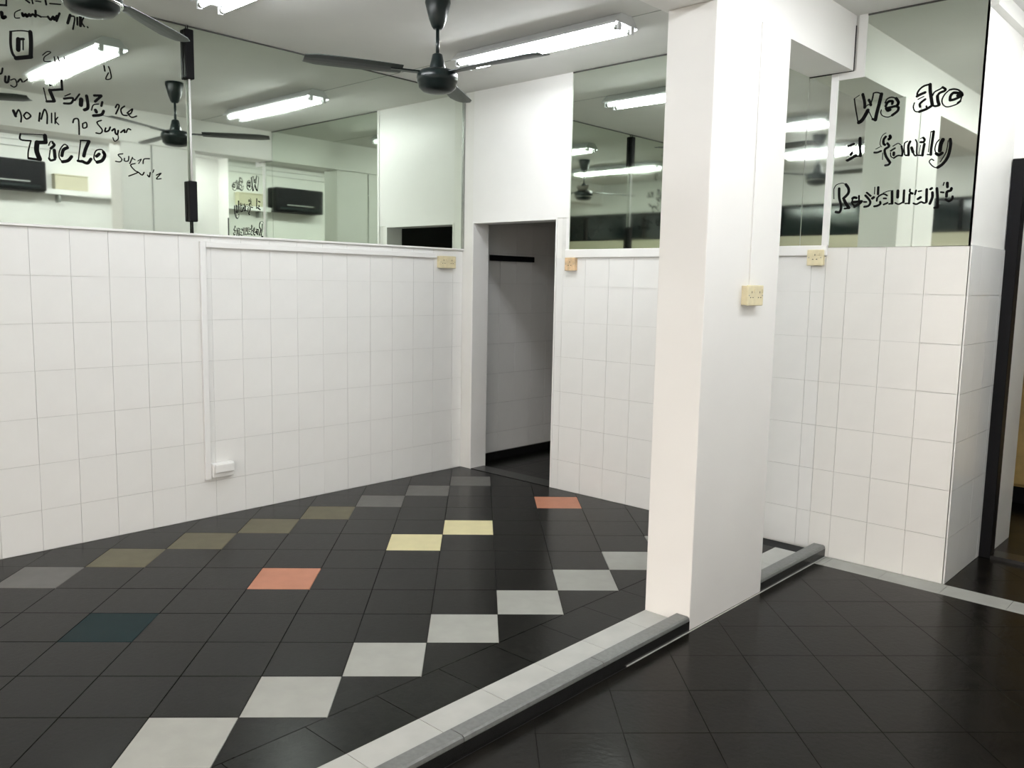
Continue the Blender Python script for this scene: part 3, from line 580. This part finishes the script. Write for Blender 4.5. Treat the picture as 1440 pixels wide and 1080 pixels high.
# ------------------------------------------------------------ ceiling fans
def fan(loc, a0, label, rim):
    o = empty('ceiling_fan', loc)
    tag(o, label, 'fan', 'black ceiling fans')
    obj('canopy', lathe([(0.064, -0.0008), (0.066, -0.02), (0.045, -0.10), (0.032, -0.135), (0.022, -0.148)], 32), M_FAN, o, smooth=True)
    obj('downrod', lathe([(0.009, -0.14), (0.009, -0.30)], 16), M_FAN, o, smooth=True)
    obj('motor_cap', lathe([(0.018, -0.270), (0.026, -0.275), (0.040, -0.335), (0.046, -0.360), (0.046, -0.37)], 32), M_FAN, o, smooth=True)
    mo = obj('motor', lathe([(0.05, -0.352), (0.085, -0.356), (0.104, -0.372), (0.107, -0.395), (0.104, -0.415), (0.098, -0.42), (0.095, -0.44), (0.075, -0.458), (0.04, -0.466), (0.01, -0.468)], 40), M_FAN, o, smooth=True)
    ring = rim and lathe([(0.0985, -0.417), (0.1085, -0.419), (0.1085, -0.424), (0.0985, -0.426)], 40)
    if rim: obj('rim', ring, M_CHROME, mo, smooth=True)
    for k in range(3):
        a = math.radians(a0 + 120 * k)
        bm = bmesh.new(); N = 8; top = []; bot = []
        for s in range(N + 1):
            t = s / N; r = 0.19 + 0.49 * t
            hw = 0.045 + 0.020 * math.sin(t * math.pi * 0.62) if s < N else 0.045
            tw = math.radians(11 - 4 * t)
            for lst, dz in ((top, 0.002), (bot, -0.002)):
                row = []
                for v in (-1, -0.5, 0, 0.5, 1):
                    yy = v * hw * math.cos(tw); zz = v * hw * math.sin(tw) - 0.006 * (1 - v * v) + dz
                    row.append(bm.verts.new((r, yy, zz)))
                lst.append(row)
        for s in range(N):
            for v in range(4):
                bm.faces.new((top[s][v], top[s + 1][v], top[s + 1][v + 1], top[s][v + 1]))
                bm.faces.new((bot[s][v], bot[s][v + 1], bot[s + 1][v + 1], bot[s + 1][v]))
            bm.faces.new((top[s][0], bot[s][0], bot[s + 1][0], top[s + 1][0])); bm.faces.new((top[s][4], top[s + 1][4], bot[s + 1][4], bot[s][4]))
        for s in (0, N):
            for v in range(4): bm.faces.new((top[s][v], top[s][v + 1], bot[s][v + 1], bot[s][v]))
        bl = obj('blade', bm, M_BLADE, o); bl.location = (0, 0, -0.366); bl.rotation_euler = (0, 0, a)
        br = obj('blade_arm', box(0.08, 0.25, -0.022, 0.022, -0.004, 0.004, 0.002), M_FAN, bl); br.location = (0, 0, -0.004)
    return o
fan((1.46, -1.60, H), 5.0, 'black three-blade ceiling fan hanging in front of the lit tube lamp', False)
fan((1.40, -3.29, H), 7.0, 'black three-blade ceiling fan cut off at the top left', True)

# ------------------------------------------------------------ things on the right wall, seen in the mirrors
ac = empty('air_conditioner', (XA, -1.72, 2.34))
tag(ac, 'black wall air conditioner seen reflected in the long mirror', 'air conditioner')
obj('body', box(-0.22, -0.0008, -0.36, 0.36, 0.0, 0.31, 0.02, 3), M_BLACK, ac)
obj('vent_strip', box(-0.224, -0.218, -0.20, 0.20, 0.085, 0.097), M_ALU, ac)
obj('louvre', box(-0.225, -0.21, -0.30, 0.30, 0.03, 0.06, 0.004), M_FAN, ac)
sh = empty('wall_shelf', (XA, -0.95, 2.33))
tag(sh, 'white shelf rail beside the black air conditioner', 'shelf')
obj('board', box(-0.12, -0.0008, -0.40, 0.62, 0.0, 0.055, 0.003), M_PANEL, sh)
for s in (-0.25, 0.45): obj('bracket', box(-0.10, -0.0008, s - 0.01, s + 0.01, -0.08, -0.0005), M_ALU, sh)
bxo = empty('cable_box', (XA, -1.07, 2.3855))
tag(bxo, 'cream plastic box standing on the white wall shelf', 'box')
obj('body', box(-0.10, -0.002, -0.17, 0.17, 0.0, 0.15, 0.006), M_FRONT, bxo)
obj('lid', box(-0.104, -0.002, -0.174, 0.174, 0.1505, 0.165, 0.004), M_FRONT, bxo)
pel = empty('cornice_rail', (XA, -1.75, 2.80))
tag(pel, 'white moulded pelmet above the black air conditioner', 'moulding')
obj('board', box(-0.05, -0.0008, -1.15, 1.2, 0.0, 0.06, 0.004), M_PANEL, pel)
obj('lip', box(-0.08, -0.0008, -1.15, 1.2, 0.0605, 0.085, 0.004), M_PANEL, pel)

# golden cupboard beyond the black framed door
cb = empty('wooden_cupboard', (3.78, 2.2, ZL))
tag(cb, 'golden wooden cupboard in the dim room beyond the black frame', 'cupboard')
obj('plinth', box(-0.75, 0.85, 0.03, 0.36, 0.0, 0.12), M_BLACK, cb)
obj('carcass', box(-0.75, 0.85, 0.02, 0.38, 0.121, 1.55), M_WOOD, cb)
for k in range(4):
    d_ = obj('door', box(-0.74 + k * 0.4, -0.36 + k * 0.4, 0.0, 0.019, 0.14, 1.53, 0.004), M_WOOD, cb)
    obj('handle', box(-0.42 + k * 0.4, -0.40 + k * 0.4, -0.02, -0.0005, 0.75, 0.95, 0.003), M_CHROME, d_)
obj('top', box(-0.78, 0.88, -0.01, 0.39, 1.551, 1.58, 0.004), M_BLACK, cb)
